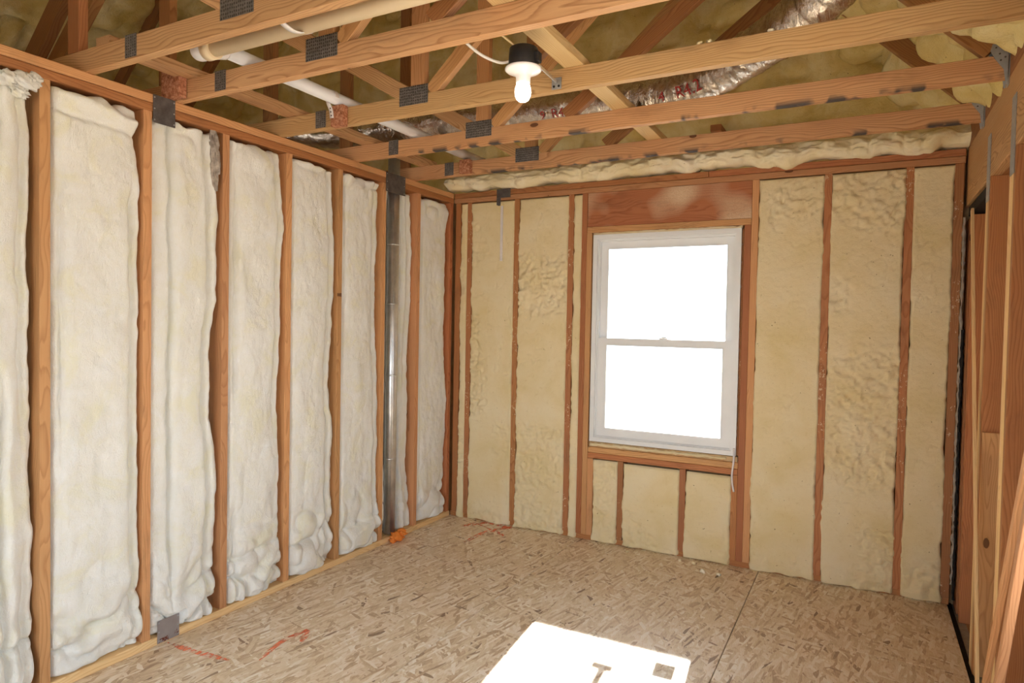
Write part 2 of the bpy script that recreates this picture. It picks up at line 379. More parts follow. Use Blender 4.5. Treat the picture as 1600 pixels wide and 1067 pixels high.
def frames(pts):
    pts = [Vector(p) for p in pts]; T = []
    for i in range(len(pts)):
        T.append((pts[min(i+1, len(pts)-1)]-pts[max(i-1, 0)]).normalized())
    n = Vector((0, 0, 1)) if abs(T[0].z) < .9 else Vector((1, 0, 0)); out = []
    for i, t in enumerate(T):
        n = (n-t*n.dot(t)).normalized(); out.append((pts[i], t, n, t.cross(n)))
    return out
def spline(pts, n):
    P = [Vector(p) for p in pts]; P = [P[0]*2-P[1]]+P+[P[-1]*2-P[-2]]; out = []
    for i in range(1, len(P)-2):
        for k in range(n):
            t = k/n; a, b, c, d = P[i-1:i+3]
            out.append(.5*((2*b)+(c-a)*t+(2*a-5*b+4*c-d)*t*t+(3*b-a-3*c+d)*t**3))
    out.append(P[-2]); return out
def tubemesh(name, pts, r, seg=16, fn=None, cap=True):
    fr = frames(pts); v = []; f = []; n = len(fr)
    for i, (p, t, a, b) in enumerate(fr):
        for k in range(seg):
            th = 2*math.pi*k/seg; rr = r if fn is None else fn(i, th, r)
            v.append(p+(a*math.cos(th)+b*math.sin(th))*rr)
    for i in range(n-1):
        for k in range(seg):
            k2 = (k+1) % seg; f.append([i*seg+k, i*seg+k2, (i+1)*seg+k2, (i+1)*seg+k])
    if cap: f.append(list(range(seg))[::-1]); f.append([(n-1)*seg+k for k in range(seg)])
    me = mesh(name, v, f)
    for p in me.polygons: p.use_smooth = len(p.vertices) == 4
    return me
def tube(name, pts, r, mat, parent=None, seg=16, fn=None): return link(name, tubemesh(name, pts, r, seg, fn), mat, parent)
def lathe(name, prof, c, mat, parent=None, seg=32):
    v = []; f = []; n = len(prof)
    for r, z in prof:
        for k in range(seg): a = 2*math.pi*k/seg; v.append((c[0]+r*math.cos(a), c[1]+r*math.sin(a), c[2]+z))
    for i in range(n-1):
        for k in range(seg): k2 = (k+1) % seg; f.append([i*seg+k, i*seg+k2, (i+1)*seg+k2, (i+1)*seg+k])
    f.append(list(range(seg))[::-1]); f.append([(n-1)*seg+k for k in range(seg)])
    me = mesh(name, v, f)
    for p in me.polygons: p.use_smooth = len(p.vertices) == 4
    return link(name, me, mat, parent)
def lump(name, c, s, seed, mat, parent=None, n=12, amp=.35, fq=1.6):
    th = np.linspace(0, 2*np.pi, n*2, endpoint=False)[:, None]; ph = np.linspace(0.02, np.pi-.02, n)[None, :]
    d = np.stack([np.cos(th)*np.sin(ph), np.sin(th)*np.sin(ph), np.cos(ph)+0*th], -1)
    k = 1+amp*(vn(d[..., 0]*fq+seed*3.1, d[..., 1]*fq+d[..., 2]*fq*1.3, seed)); P = d*k[..., None]*np.array(s)+np.array(c)
    return link(name, gridmesh(name, P, False, True), mat, parent)
def structure(o): o['kind'] = 'structure'; return o

# ------------------------------------------------------------------ heights
TOPP = 2.467; PLB = 2.391; SW = .0195   # top of plates, underside of plates, half a stud

# ================================================================== FLOOR
fl = structure(thing('floor', (1.6, -3, -.03)))
xs = [-.09, 1.075, 2.262, 3.236]; joints = [[-5.7, -3.26, -.825, .09], [-6.1, -4.49, -2.05, .09], [-5.7, -3.26, -.835, .09]]
for i in range(3):
    for j in range(len(joints[i])-1):
        box('panel', xs[i]+.002, xs[i+1]-.002, joints[i][j]+.002, joints[i][j+1]-.002, -.018, 0, M['osb'], fl, .002, axis=0)
box('joint_backing', -.1, 3.2615, -6.2, .1, -.06, -.019, M['gap'], fl)
box('slab_edge', 3.262, 3.42, -6.2, .1, -.10, -.022, M['concrete'], fl)
# orange marking paint sprayed on the boards
def stroke(pts, w, seed):
    P = []; s = spline(pts, 8)
    fr = frames(s)
    for i, (p, t, a, b) in enumerate(fr):
        e = math.sin(math.pi*min(max(i/(len(fr)-1), .02), .98))**.4; n = Vector((-t.y, t.x, 0))
        k = w/2*e*(1+.35*float(vn(i*.35, 0, seed)))
        P.append([tuple(p+n*k), tuple(p-n*k)])
    return link('paint_mark', gridmesh('paint_mark', np.array(P)), M['paint'], fl)
zf = .0012
def fp(u, v): q = at(u, v, 2, 0); return (q.x, q.y, zf)
for i, (a, w) in enumerate([([(262, 1004), (300, 1017), (358, 1032)], .03), ([(405, 1032), (440, 1003), (480, 983)], .025), ([(436, 1003), (460, 993), (481, 984)], .03),
                           ([(481, 984), (478, 992), (471, 1003)], .03), ([(722, 822), (762, 817), (798, 826)], .05), ([(725, 848), (757, 832), (800, 823)], .05), ([(745, 818), (785, 836), (782, 841)], .03)]):
    stroke([fp(*p) for p in a], w, i)

# ================================================================== LEFT WALL
wl = structure(box('wall_left', -.125, -.105, -6.1, .10, 0, 2.39, M['lining'], None, axis=1))
ST = [-3.266, -2.860, -2.447, -2.043, -1.637, -1.237, -.828, -.446]
for y in ST:
    box('stud', -.10, 0, y-SW, y+SW, .038, PLB, M['stud'], wl)
box('stud', -.10, .0, -.046, -.008, .038, PLB, M['fir'], wl)
box('bottom_plate', -.10, .004, -6.1, -.001, .0005, .038, M['pale'], wl, .003)
box('top_plate', -.10, .002, -6.1, -.004, PLB, PLB+.037, M['fir'], wl, .003)
box('top_plate', -.10, .004, -6.1, -.004, PLB+.039, TOPP, M['stud'], wl, .003)

def batt(y0, y1, seed, label, creases=((.80, .022, .012, .05),), bottom=1., topfold=1., left=.006, right=.02, bulge=.022, dent=0, roll=0, guard=False):
    nu, nv = 64, 300; z0, z1 = .040, PLB-.004
    u = np.linspace(0, 1, nu)[:, None]; v = np.linspace(0, 1, nv)[None, :]; w = y1-y0
    z = z0+(z1-z0)*v+0*u
    le = left*(1+.9*fbm(v*5.5, seed*1.7, seed+1, 3)) + .004*vn(v*40, 0, seed+2)
    re = right*np.clip(.35+1.9*fbm(v*4.0, seed*2.3, seed+3, 3), .02, 3) + .004*vn(v*46, 0, seed+4)
    y = y0+le+u*(w-le-re)
    h = bulge*(1-np.abs(2*u-1)**3.5) - .012
    h = h + .016*fbm(u*2.2, v*7, seed+5, 3) + .005*fbm(u*6, v*26, seed+6, 3)
    h = h + .0025*fbm(u*16, v*90, seed+23, 3)
    for (cu, dep, wid, wav) in creases:
        c = cu+wav*fbm(v*3.6, cu*9, seed+7+int(cu*50), 3)+.008*vn(v*44, 1, seed+8)
        d = (u-c)*w
        vis = sstep(-.75, -.1, vn(v*3.1, 5, seed+int(cu*70)))
        h = h - 1.7*dep*vis*np.exp(-np.abs(d)/(wid*.8)) - (.018*vis*sstep(-.004, .010, d) if cu > .5 else .012*vis*sstep(.010, -.004, d))
        if cu > .5: h = h + .012*vis*np.exp(-((d-.035)/.022)**2)
    # bunched folds at the foot
    mb = sstep(.55, .10, z)*bottom
    n1 = vn(u*1.5+.5*vn(u*2, v*9, seed+9), v*19+.9*vn(u*2.4, v*6, seed+10), seed+11)
    n2 = vn(u*3.1, v*34+.9*vn(u*3, v*9, seed+12), seed+13)
    h = h + mb*(.085*np.abs(n1)**.55-.036 + .034*np.abs(n2)**.6-.014)
    mm = sstep(1.5, .4, z)*(1-mb)*.5*bottom
    h = h + mm*(.026*np.abs(vn(u*1.7, v*8, seed+14))**.6-.012)
    mt = sstep(2.20, 2.34, z)*topfold
    h = h + mt*(.035*np.abs(vn(u*2.2, v*22, seed+15))**.6-.012)
    e = np.minimum(u*w, (1-u)*w)
    rnd = np.sqrt(np.clip(1-(1-np.clip(e/.024, 0, 1))**2, 0, 1))
    ez = np.minimum(z-z0, z1-z); rz = np.sqrt(np.clip(1-(1-np.clip(ez/.022, 0, 1))**2, 0, 1))
    k = rnd*(.35+.65*rz)
    h = -.060+(h+.060)*k
    if dent: h = np.minimum(h, -.094+.10*sstep(.062, .100, np.abs(y-dent+.012)))
    if roll: h = h + roll*np.exp(-((z-(2.345-.03*u))/.028)**2) - .5*roll*np.exp(-((z-(2.29-.03*u+.01*vn(u*6, 0, seed)))/.010)**2)
    if guard: h = np.where((np.abs(y+2.36) < .08) & ((z < .13) | (z > 2.33)), np.minimum(h, .002), h)
    zz = z - .010*sstep(.0, .04, .04-(z1-z))*(1+vn(u*6, 3, seed+16)) + .004*vn(u*9, v*50, seed+17)
    h = np.minimum(h, .052); h = np.where((z < .075) & (h > .035), .035, h)
    P = np.stack([h, y+.0*h, np.clip(zz, z0, z1)], -1)
    me = gridmesh('insulation_batt', P)
    o = link('insulation_batt', me, M['fibre']); tag(o, label, 'insulation', 'fibreglass batts between the left wall studs'); return o
B = [(ST[i]+SW, ST[i+1]-SW) for i in range(len(ST)-1)]+[(ST[-1]+SW, -.048)]
b0 = batt(*B[0], 11, 'white fibreglass batt with a torn tuft at its top, beyond the folded-over batt', ((.66, .03, .012, .06), (.88, .02, .012, .03)), right=.03)
for i, (uu, vv, sz) in enumerate(((38, 128, .030), (52, 124, .022), (33, 143, .020), (14, 122, .026))):
    q = at(uu, vv, 0, .03); lump('torn_tuft', (q.x-.012, q.y, q.z), (sz*.9, sz*1.3, sz), 60+i, M['fibre'], b0, 14, .55, 2.4)
batt(*B[1], 23, 'widest white fibreglass batt, folded over at the top, beside the bay with the steel plates', ((.10, .012, .010, .03), (.87, .024, .010, .03)), right=.02, left=.004, roll=.03)
b2 = batt(*B[2], 37, 'white fibreglass batt with a deep vertical fold, behind the two grey steel plates', ((.28, .032, .012, .03), (.80, .030, .012, .03)), topfold=.6, right=.022, left=.003, guard=True)
M['kraft'] = plain('dusty_paper', (.36, .31, .27), .85, 0, .2, .4, 35, .6, 60)
for uu, vv, hz in ((338, 228, .075), (340, 262, .085)):
    q = at(uu, vv, 0, .0); lump('paper_facing', (q.x-.004, q.y-.008, q.z), (.014, .022, hz), 70+vv, M['kraft'], b2, 16, .5, 2.6)
batt(*B[3], 41, 'white fibreglass batt next to the one behind the steel plates, towards the window wall', ((.12, .016, .010, .03), (.84, .02, .010, .04)), right=.02)
batt(*B[4], 59, 'white fibreglass batt in the second bay from the metal vent pipe', ((.80, .028, .010, .05),), right=.02, topfold=.5)
batt(*B[5], 61, 'white fibreglass batt in the bay just before the one with the vent pipe', ((.06, .012, .010, .02), (.82, .024, .010, .05)), right=.03)
b6 = batt(*B[6], 73, 'narrow white fibreglass batt pushed in behind the metal vent pipe', ((.58, .02, .012, .05), (.84, .024, .012, .03)), right=.02, bulge=-.004, bottom=.6, dent=at(612, 500, 0, -.040).y)
batt(*B[7], 89, 'yellowish fibreglass batt in the bay at the room corner', ((.10, .012, .012, .04),), right=.03, bulge=.006, bottom=.6)

# ================================================================== BACK WALL
wb = structure(box('wall_back', -.12, 3.36, .102, .118, -.06, 2.6, M['sheath'], None))
# opening for the window: the sheathing is made of four sheets
me = wb.data; bpy.data.objects.remove(wb)
wb = structure(box('wall_back', -.12, 1.142, .100, .116, -.06, TOPP, M['sheath'], None, axis=2))
box('sheathing', 2.102, 3.36, .100, .116, -.06, TOPP, M['sheath'], wb, axis=2)
box('sheathing', 1.1425, 2.1015, .100, .116, -.06, .698, M['sheath'], wb)
box('sheathing', 1.1425, 2.1015, .100, .116, 2.098, TOPP, M['sheath'], wb)
def vs(x0, x1, z0=.038, z1=PLB, mat='fir', y0=0, nm='stud'): return box(nm, x0, x1, y0, .098, z0, z1, M[mat], wb)
vs(.022, .066, mat='fir', y0=-.004)
for a, b in ((.124, .164), (.524, .564), (.951, .991)): vs(a, b, mat='firgrit')
vs(1.052, 1.090, mat='fir', nm='king_stud'); vs(1.0905, 1.128, .038, 2.120, 'stud', nm='jack_stud')
vs(2.124, 2.164, .038, 2.120, 'fir', nm='jack_stud'); vs(2.1645, 2.204, mat='stud', nm='king_stud')
for a, b in ((2.564, 2.604), (2.971, 3.011)): vs(a, b, mat='firgrit')
vs(3.198, 3.240, mat='firgrit')
box('bottom_plate', .0, 3.24, .012, .098, .0005, .038, M['fir'], wb)
box('top_plate', .005, 3.245, -.002, .098, PLB, PLB+.037, M['stud'], wb, .003)
box('top_plate', .005, 1.9, -.003, .098, PLB+.039, TOPP, M['fir'], wb, .003)
box('top_plate', 1.902, 3.245, -.003, .098, PLB+.039, TOPP, M['fir'], wb, .003)
box('header', 1.0925, 2.163, .004, .098, 2.160, PLB-.001, M['header'], wb)
box('head_plate', 1.0925, 2.163, -.001, .098, 2.1205, 2.1585, M['stud'], wb)
box('sill_plate', 1.129, 2.123, .0, .098, .612, .650, M['stud'], wb, .003)
box('sill_plate', 1.129, 2.123, .0, .098, .573, .611, M['fir'], wb, .003)
box('sill_shim', 1.132, 2.118, .016, .098, .6505, .684, M['pale'], wb)
vs(1.129, 1.170, .038, .572, 'stud', nm='cripple_stud'); vs(1.348, 1.386, .038, .572, 'firgrit', nm='cripple_stud')
vs(1.765, 1.803, .038, .572, 'firgrit', nm='cripple_stud'); vs(2.086, 2.1235, .038, .572, 'fir', nm='cripple_stud')

def foampanel(x0, x1, z0, z1, seed, rough=.5, over=.006, nm='foam_panel'):
    nu = max(6, int((x1-x0)/.0075)); nv = int((z1-z0)/.0085)
    u = np.linspace(0, 1, nu)[:, None]; v = np.linspace(0, 1, nv)[None, :]; z = z0+(z1-z0)*v+0*u
    el = -over*.7-over*fbm(z[:1]*7, 1, seed, 3)*1.5-.004*vn(z[:1]*34, 2, seed+1); er = over*.7+over*fbm(z[:1]*7, 4, seed+2, 3)*1.5+.004*vn(z[:1]*34, 2, seed+3)
    x = x0+el+u*(x1-x0+er-el)
    X = x*1.; Z = z+seed*3.7
    mask = sstep(.02, .22, fbm(X*2.0, Z*1.7, seed+5, 3)+.35*rough-.2+.12*sstep(1.2, .3, z))
    h = .0045+.005*fbm(X*5, Z*5, seed+6, 3)
    pits = fbm(X*26, Z*30, seed+7, 4, .6)
    h = h + mask*(.020*pits - .004) + .0016*fbm(X*50, Z*60, seed+8, 2)
    crack = np.exp(-(fbm(X*4.5, Z*3.5, seed+9, 4, .55)/.022)**2)*sstep(.0, .25, vn(X*3, Z*2.2, seed+10))
    h = h - .014*crack*(.3+mask)
    blob = sstep(.55, .8, vn(X*5, Z*4, seed+11)); h = h + .010*blob*mask
    lip = sstep(.16, .05, z-z0)*(z0 < .1)
    h = h + lip*(.006+.024*np.abs(fbm(X*9, Z*9, seed+12, 3)))
    e = np.minimum(np.minimum(u, 1-u)*(x1-x0), np.minimum(z-z0, z1-z)); k = np.sqrt(np.clip(1-(1-np.clip(e/.0055, 0, 1))**2, 0, 1))
    h = -.012+(h+.012)*k
    zz = z+.006*vn(X*16, 0, seed+13)*(v < .01)
    me = gridmesh(nm, np.stack([x, -h, zz], -1)); return link(nm, me, M['foam'], wb)
for i, (a, b, c, d, r) in enumerate([(.068, .122, .002, 2.386, .1), (.166, .522, .002, 2.386, .55), (.566, .949, .002, 2.386, .6), (.993, 1.050, .002, 2.386, .1),
        (1.172, 1.346, .002, .565, .8), (1.388, 1.763, .002, .56, .25), (1.805, 2.084, .002, .56, .25),
        (2.206, 2.562, .002, 2.386, .75), (2.606, 2.969, .002, 2.386, .75), (3.013, 3.196, .002, 2.386, .5)]):
    foampanel(a, b, c, d, 100+i*7, r)
# gritty foam squeezed out of the corner joint and around the window
def beadrun(p0, p1, r, seed, parent=wb, mat='bead', nm='foam_seal', amp=.6):
    p0 = Vector(p0); p1 = Vector(p1); n = max(8, int((p1-p0).length/.012)); pts = [p0+(p1-p0)*i/n for i in range(n+1)]
    fn = lambda i, th, rr: rr*(1+amp*float(vn(i*.55, th*1.1, seed)))
    return link(nm, tubemesh(nm, pts, r, 8, fn), M[mat], parent)
beadrun((1.134, .022, 2.112), (2.112, .022, 2.112), .009, 3)
beadrun((2.115, .030, .69), (2.115, .030, 2.10), .008, 4, mat='firgrit')
beadrun((1.14, .014, .668), (2.05, .014, .668), .010, 6, mat='foam')
beadrun((3.247, -.006, .12), (3.247, -.006, 2.1), .007, 8, mat='concrete', nm='gritty_seal', amp=.9)
beadrun((3.255, -.016, .04), (3.255, -.016, 1.5), .006, 9, mat='gap', nm='gritty_seal', amp=.9)

# spray foam lip over the top plate
nx = 330; npf = 26
x = np.linspace(-.03, 3.26, nx)[:, None]; s = np.linspace(0, 1, npf)[None, :]
ext = .018+.05*np.abs(vn(x*5.2, 0, 301))**.7+.035*np.abs(vn(x*12, 0, 302))**.7; drop = -.010+.062*np.clip(fbm(x*3.4, 7, 303, 3)+.05, -.2, 1)+.030*np.abs(vn(x*9, 3, 305))
ang = s*np.pi; ry = ext*np.sin(ang)**.8; zt = 2.60; zb = TOPP+.004-drop
P = np.stack([x+0*s, .030-.040-ry*(1+.55*fbm(x*14, s*5, 306, 3))+.0*s, zt+(zb-zt)*(s)+.014*fbm(x*14, s*5, 307, 3)], -1)
P[:, 0, 1] = .06; P[:, -1, 1] = .06
lip = link('foam_lip', gridmesh('foam_lip', P), M['bead'], wb)

# ================================================================== WINDOW
w1 = structure(thing('window_1', (1.62, .06, .69)))
def frame(name, x0, x1, z0, z1, wx, wz0, wz1, y0, y1, mat, parent):
    v = []; f = []
    o = [(x0, z0), (x1, z0), (x1, z1), (x0, z1)]; i = [(x0+wx, z0+wz0), (x1-wx, z0+wz0), (x1-wx, z1-wz1), (x0+wx, z1-wz1)]
    for y in (y0, y1):
        for (a, b) in o+i: v.append((a, y, b))
    for k in range(4):
        l = (k+1) % 4
        f += [[k, l, 4+l, 4+k], [8+l, 8+k, 12+k, 12+l], [l, k, 8+k, 8+l], [4+k, 4+l, 12+l, 12+k]]
    me = mesh(name, v, f); return link(name, me, mat, parent)
X0, X1, Z0, Z1 = 1.137, 2.108, .690, 2.104
frame('outer_frame', X0, X1, Z0, Z1, .030, .030, .030, .004, .0995, M['vinyl'], w1)
frame('jamb_liner', X0+.0305, X1-.0305, Z0+.0305, Z1-.0305, .012, .010, .012, .026, .0995, M['vinyl'], w1)
frame('inner_stop', X0+.0305, X1-.0305, Z0+.0305, Z1-.0305, .006, .006, .006, .014, .0255, M['vinyl'], w1)
ls = frame('lower_sash', 1.1797, 2.0653, .7307, 1.402, .0543, .0503, .044, .030, .054, M['vinyl'], w1)
us = frame('upper_sash', 1.1797, 2.0653, 1.350, 2.0612, .0453, .044, .0472, .062, .088, M['vinyl'], w1)
frame('glazing_bead', 1.2345, 2.0135, .7815, 1.3575, .006, .006, .006, .026, .0298, M['vinyl'], ls)
frame('glazing_bead', 1.2255, 2.0215, 1.3945, 2.0135, .006, .006, .006, .057, .0618, M['vinyl'], us)
box('pane', 1.233, 2.015, .040, .044, .780, 1.359, M['glass'], ls, 0)
box('pane', 1.224, 2.023, .073, .077, 1.393, 2.015, M['glass'], us, 0)
lk = box('sash_lock', 1.60, 1.655, .032, .056, 1.4025, 1.412, M['vinyl'], ls, .003)
box('lock_lever', 1.615, 1.645, .034, .046, 1.4125, 1.420, M['hanger'], lk, .002)
for (a, b, c, d) in ((1.865, 1.965, .835, .92), (1.61, 1.71, .915, .955), (1.645, 1.685, .9555, 1.03)):
    tagp = box('paper_label', a, b, .0445, .0449, c, d, M['paper'], ls, 0)
cord = tube('window_film_strip', spline([(2.098, .002, .74), (2.099, -.008, .66), (2.092, -.010, .58), (2.095, -.010, .52), (2.105, -.010, .47)], 6), .006, M['strap'], None, 8, lambda i, th, r: r*(.35+.65*abs(math.cos(th))))
tag(cord, 'thin white plastic strip dangling from the lower corner of the window frame', 'plastic strip')

# ================================================================== ROOF AND GABLE FOAM
rc = structure(thing('ceiling', (0, -3, 5.6)))
def slope(x0, x1, z0, z1, y0, y1, seed, nx, ny):
    u = np.linspace(0, 1, nx)[:, None]; v = np.linspace(0, 1, ny)[None, :]; x = x0+(x1-x0)*u+0*v; y = y0+(y1-y0)*v+0*u; z = z0+(z1-z0)*u+0*v
    L = math.hypot(x1-x0, z1-z0); a = u*L
    h = .13*np.abs(vn(a*3.1, y*3.1, seed))**.7+.085*np.abs(vn(a*7.5, y*7.5, seed+3))**.7+.03*np.abs(vn(a*17, y*17, seed+4))**.7+.016*fbm(a*2, y*2, seed+6, 2)
    nxn, nzn = (-(z1-z0)/L, (x1-x0)/L)
    if nzn > 0: nxn, nzn = -nxn, -nzn
    return np.stack([x+nxn*h, y, z+nzn*h], -1)
link('roof_foam', gridmesh('roof_foam', slope(3.46, 0, 2.52, 5.98, -6.2, .16, 401, 190, 250), True), M['roof'], rc)
link('roof_foam', gridmesh('roof_foam', slope(-3.3, 0, 2.68, 5.98, -6.2, .16, 421, 150, 200)), M['roof'], rc)
u = np.linspace(-3.3, 3.45, 270)[:, None]; v = np.linspace(2.44, 6.0, 150)[None, :]
h = .10*np.abs(vn(u*3.1, v*3.1, 451))**.7+.075*np.abs(vn(u*7.5, v*7.5, 454))**.7+.03*np.abs(vn(u*17, v*17, 455))**.7
link('gable_foam', gridmesh('gable_foam', np.stack([u+0*v, .118-.62*h+0*u, v+0*u], -1)), M['roof'], rc)
# roof decks that close the attic from outside
def quad(name, pts, mat, parent): return link(name, mesh(name, pts, [[0, 1, 2, 3]]), mat, parent)
board('roof_deck', (3.6, -3.0, 2.50), (-.05, -3.0, 6.15), 6.6, .02, M['sheath'], rc, (0, 1, 0))
board('roof_deck', (-3.5, -3.0, 2.60), (.05, -3.0, 6.15), 6.6, .02, M['sheath'], rc, (0, 1, 0))
# gable walls and eaves
v = [(-3.45, 2.42), (3.5, 2.42), (3.5, 2.6), (0, 6.1), (-3.45, 2.65)]
for nm, y in (('gable_sheathing', .125), ('gable_sheathing', -6.2)):
    link(nm, mesh(nm, [(a, y, b) for a, b in v]+[(a, y+.02, b) for a, b in v], [[0, 1, 2, 3, 4], [9, 8, 7, 6, 5]]+[[k, k+5, (k+1) % 5+5, (k+1) % 5] for k in range(5)]), M['sheath'], rc)

# ================================================================== TRUSSES
TZ = TOPP; PT = .038
def make_truss(Y, chordmat='pine'):
    r = thing('roof_truss', (1.5, Y, TZ), 'x', 'roof truss', 'wood roof trusses over the room'); c = Y+PT/2
    bc = board('bottom_chord', (-3.2, c, TZ+.0445), (3.252, c, TZ+.0445), .089, PT, M[chordmat], r)
    mem = lambda nm, a, b, w, mat='pine', wd=(0, 0, 1): board(nm, (a[0], c, a[1]), (b[0], c, b[1]), w, PT-.001, M[mat], r, wd)
    z = TZ+.0895
    mem('top_chord', (3.235-.03, z+.03), (.03, z+3.205), .089, 'dark', (1, 0, 1)); mem('top_chord', (-3.12, z+.06), (-.03, z+3.15), .089, 'dark', (-1, 0, 1))
    mem('web', (.905, z+.001), (.905, 4.75), .078, 'stud', (1, 0, 0))
    mem('web', (.975, z+.006), (2.10, z+.006+1.125*.91), .064, 'stud'); mem('web', (.845, z+.004), (-.05, z+.004+.895*.58), .075, 'pine')
    mem('web', (1.40, z+.006), (2.40, z+.73), .070, 'dark')
    mem('web', (-.085, z+.001), (-.085, 5.70), .078, 'dark', (1, 0, 0))
    for (x, zz, w, h) in ((.885, TZ+.088, .165, .088), (.300, TZ+.050, .070, .086)):
        box('truss_plate', x-w/2, x+w/2, Y-.0022, Y-.0004, zz-h/2, zz+h/2, M['plate'], r, .0003)
    return r
def copytree(o, dy, swap=None):
    n = o.copy(); COL.objects.link(n); n.location.y += dy
    for ch in o.children:
        k = ch.copy(); COL.objects.link(k); k.parent = n; k.matrix_parent_inverse = ch.matrix_parent_inverse
        if swap and ch.name.split('.')[0] == 'bottom_chord': k.data = swap
    return n
YS = {'A': -2.712, 'B': -2.315, 'C': -1.715, 'D': -1.120, 'E': -.525}
tc = make_truss(YS['C']); chord = [c for c in tc.children if c.name.startswith('bottom_chord')][0]
mild = boxmesh(round((3.252+3.2), 4), .089, PT, M['pine_mildew'])
LT = {'A': 'pine roof truss carrying the cream drain pipe along its chord', 'B': 'pine roof truss just before the bare bulb, above the lamp cable',
      'C': 'pine roof truss with the lamp bracket screwed to its chord', 'D': 'pine roof truss with dark mildew smudges, next to the foil duct',
      'E': 'pine roof truss with dark mildew smudges, the one beside the window wall'}
tr = {'C': tc}
for k in 'ABDE': tr[k] = copytree(tc, YS[k]-YS['C'], mild if k in 'DE' else None)
for k, o in tr.items(): o['label'] = LT[k]
# lateral braces lying on the chords
zb = TZ+.0895
br1 = board('lateral_brace', (.097, -2.70, zb+.0195), (.097, -.44, zb+.0195), .089, .038, M['pine'], None, (1, 0, 0))
tag(br1, 'flat pine brace lying across the trusses along the insulated left wall', 'wood brace')
br2 = board('lateral_brace', (1.698, -2.76, zb+.0195), (1.698, -.40, zb+.0195), .086, .038, M['pale'], None, (1, 0, 0))
tag(br2, 'flat pale brace lying across the trusses above the bare bulb', 'wood brace')
# wood blocks nailed to chord faces
def block(x0, x1, y1, z0, z1, label, mat='endgrain'):
    o = box('wood_block', x0, x1, y1-.04, y1-.0005, z0, z1, M[mat], None, .003); tag(o, label, 'wood block', 'short blocks on the truss chords')
block(.405, .485, YS['C']-.0025, 2.455, 2.558, 'rough block on a truss chord with the white strap nailed to it')
block(.405, .485, YS['E']-.0025, 2.470, 2.558, 'rough reddish block on the truss chord beside the window wall')
block(-.045, .082, YS['B']-.0025, 2.470, 2.600, 'rough reddish block on a truss chord over the left wall plate')
# dark rafters of the neighbouring roof
for p0, p1, lab in (((-1.05, -2.50, 2.50), (-.40, -2.50, 3.12), 'dark sloping timber above the left wall, the upper of a pair'), ((-.93, -2.46, 2.47), (-.27, -2.46, 3.06), 'dark sloping timber above the left wall, the lower of a pair')):
    o = board('sloping_timber', p0, p1, .10, .045, M['dark'], None, (-1, 0, 1)); tag(o, lab, 'timber')
q = at(1121, 203, 1, -.25); o = board('lookout_block', (q.x, -.30, q.z), (q.x, .02, q.z), .062, .038, M['fir'], None, (1, 0, 0)); tag(o, 'short reddish lookout block poking out of the foam over the window wall', 'wood block')

# joist hangers at the right hand ends
def hanger(Y, label):
    r = thing('joist_hanger', (3.23, Y, TZ-.02), label, 'joist hanger', 'galvanised hangers at the truss ends')
    P = [(3.198, 2.60), (3.236, 2.60), (3.250, 2.555), (3.250, 2.44), (3.244, 2.44), (3.236, 2.50), (3.206, 2.545), (3.192, 2.575)]
    y0, y1 = Y-.0045, Y-.0025
    v = [(a, y0, b) for a, b in P]+[(a, y1, b) for a, b in P]; n = len(P)
    link('side_flange', mesh('f', v, [list(range(n))[::-1], list(range(n, 2*n))]+[[k, (k+1) % n, (k+1) % n+n, k+n] for k in range(n)]), M['hanger'], r)
    v2 = [(a, b+PT+.007, c) for a, b, c in v]; link('side_flange', mesh('f', v2, [list(range(n))[::-1], list(range(n, 2*n))]+[[k, (k+1) % n, (k+1) % n+n, k+n] for k in range(n)]), M['hanger'], r)
    box('seat', 3.2535, 3.2555, Y-.006, Y+PT+.006, 2.44, 2.61, M['hanger'], r, .0004)
    for a, b in ((3.21, 2.585), (3.23, 2.585), (3.222, 2.56), (3.24, 2.545), (3.226, 2.535)):
        tube('nail_head', [(a, Y-.0047, b), (a, Y-.0062, b)], .0035, M['steel'], r, 8)
for k, lab in (('D', 'grey steel hanger at the end of the truss next to the foil duct'), ('E', 'grey steel hanger at the end of the truss beside the window wall'), ('C', 'grey steel hanger at the end of the truss that holds the lamp bracket')): hanger(YS[k], lab)

# ================================================================== RIGHT WALL
wr = structure(box('wall_right', 3.256, 3.296, -6.1, .095, 2.165, TOPP, M['pine'], None, .003))
box('ledger', 3.2562, 3.296, -6.1, .03, TOPP+.001, 2.61, M['dark'], wr)
box('beam_ply', 3.2965, 3.336, -6.1, .095, 2.165, TOPP, M['dark'], wr)
for y0, n, mt in ((-.765, 3, 'dark'), (-1.315, 3, 'fir'), (-1.9, 2, 'fir')):
    for i in range(n):
        box('post_stud', 3.256, 3.341, y0+i*.0385, y0+i*.0385+.038, -.02, 2.164, M['fir' if i == 0 else 'pale'], wr)  # pale studs paint room light on the post edge; nearest one browner
box('corner_stud', 3.268, 3.342, -.170, -.131, -.02, 2.09, M['fir'], wr); box('corner_stud', 3.268, 3.342, -.05, .09, -.02, 2.09, M['dark'], wr)
box('patch_board', 3.258, 3.342, -.7845, -.7655, -.015, 1.055, M['stud'], wr)
box('dark_recess', 3.262, 3.342, -.60, -.02, 2.10, 2.150, M['gap'], wr)  # black box painting the dark recess under the beam, conduit included
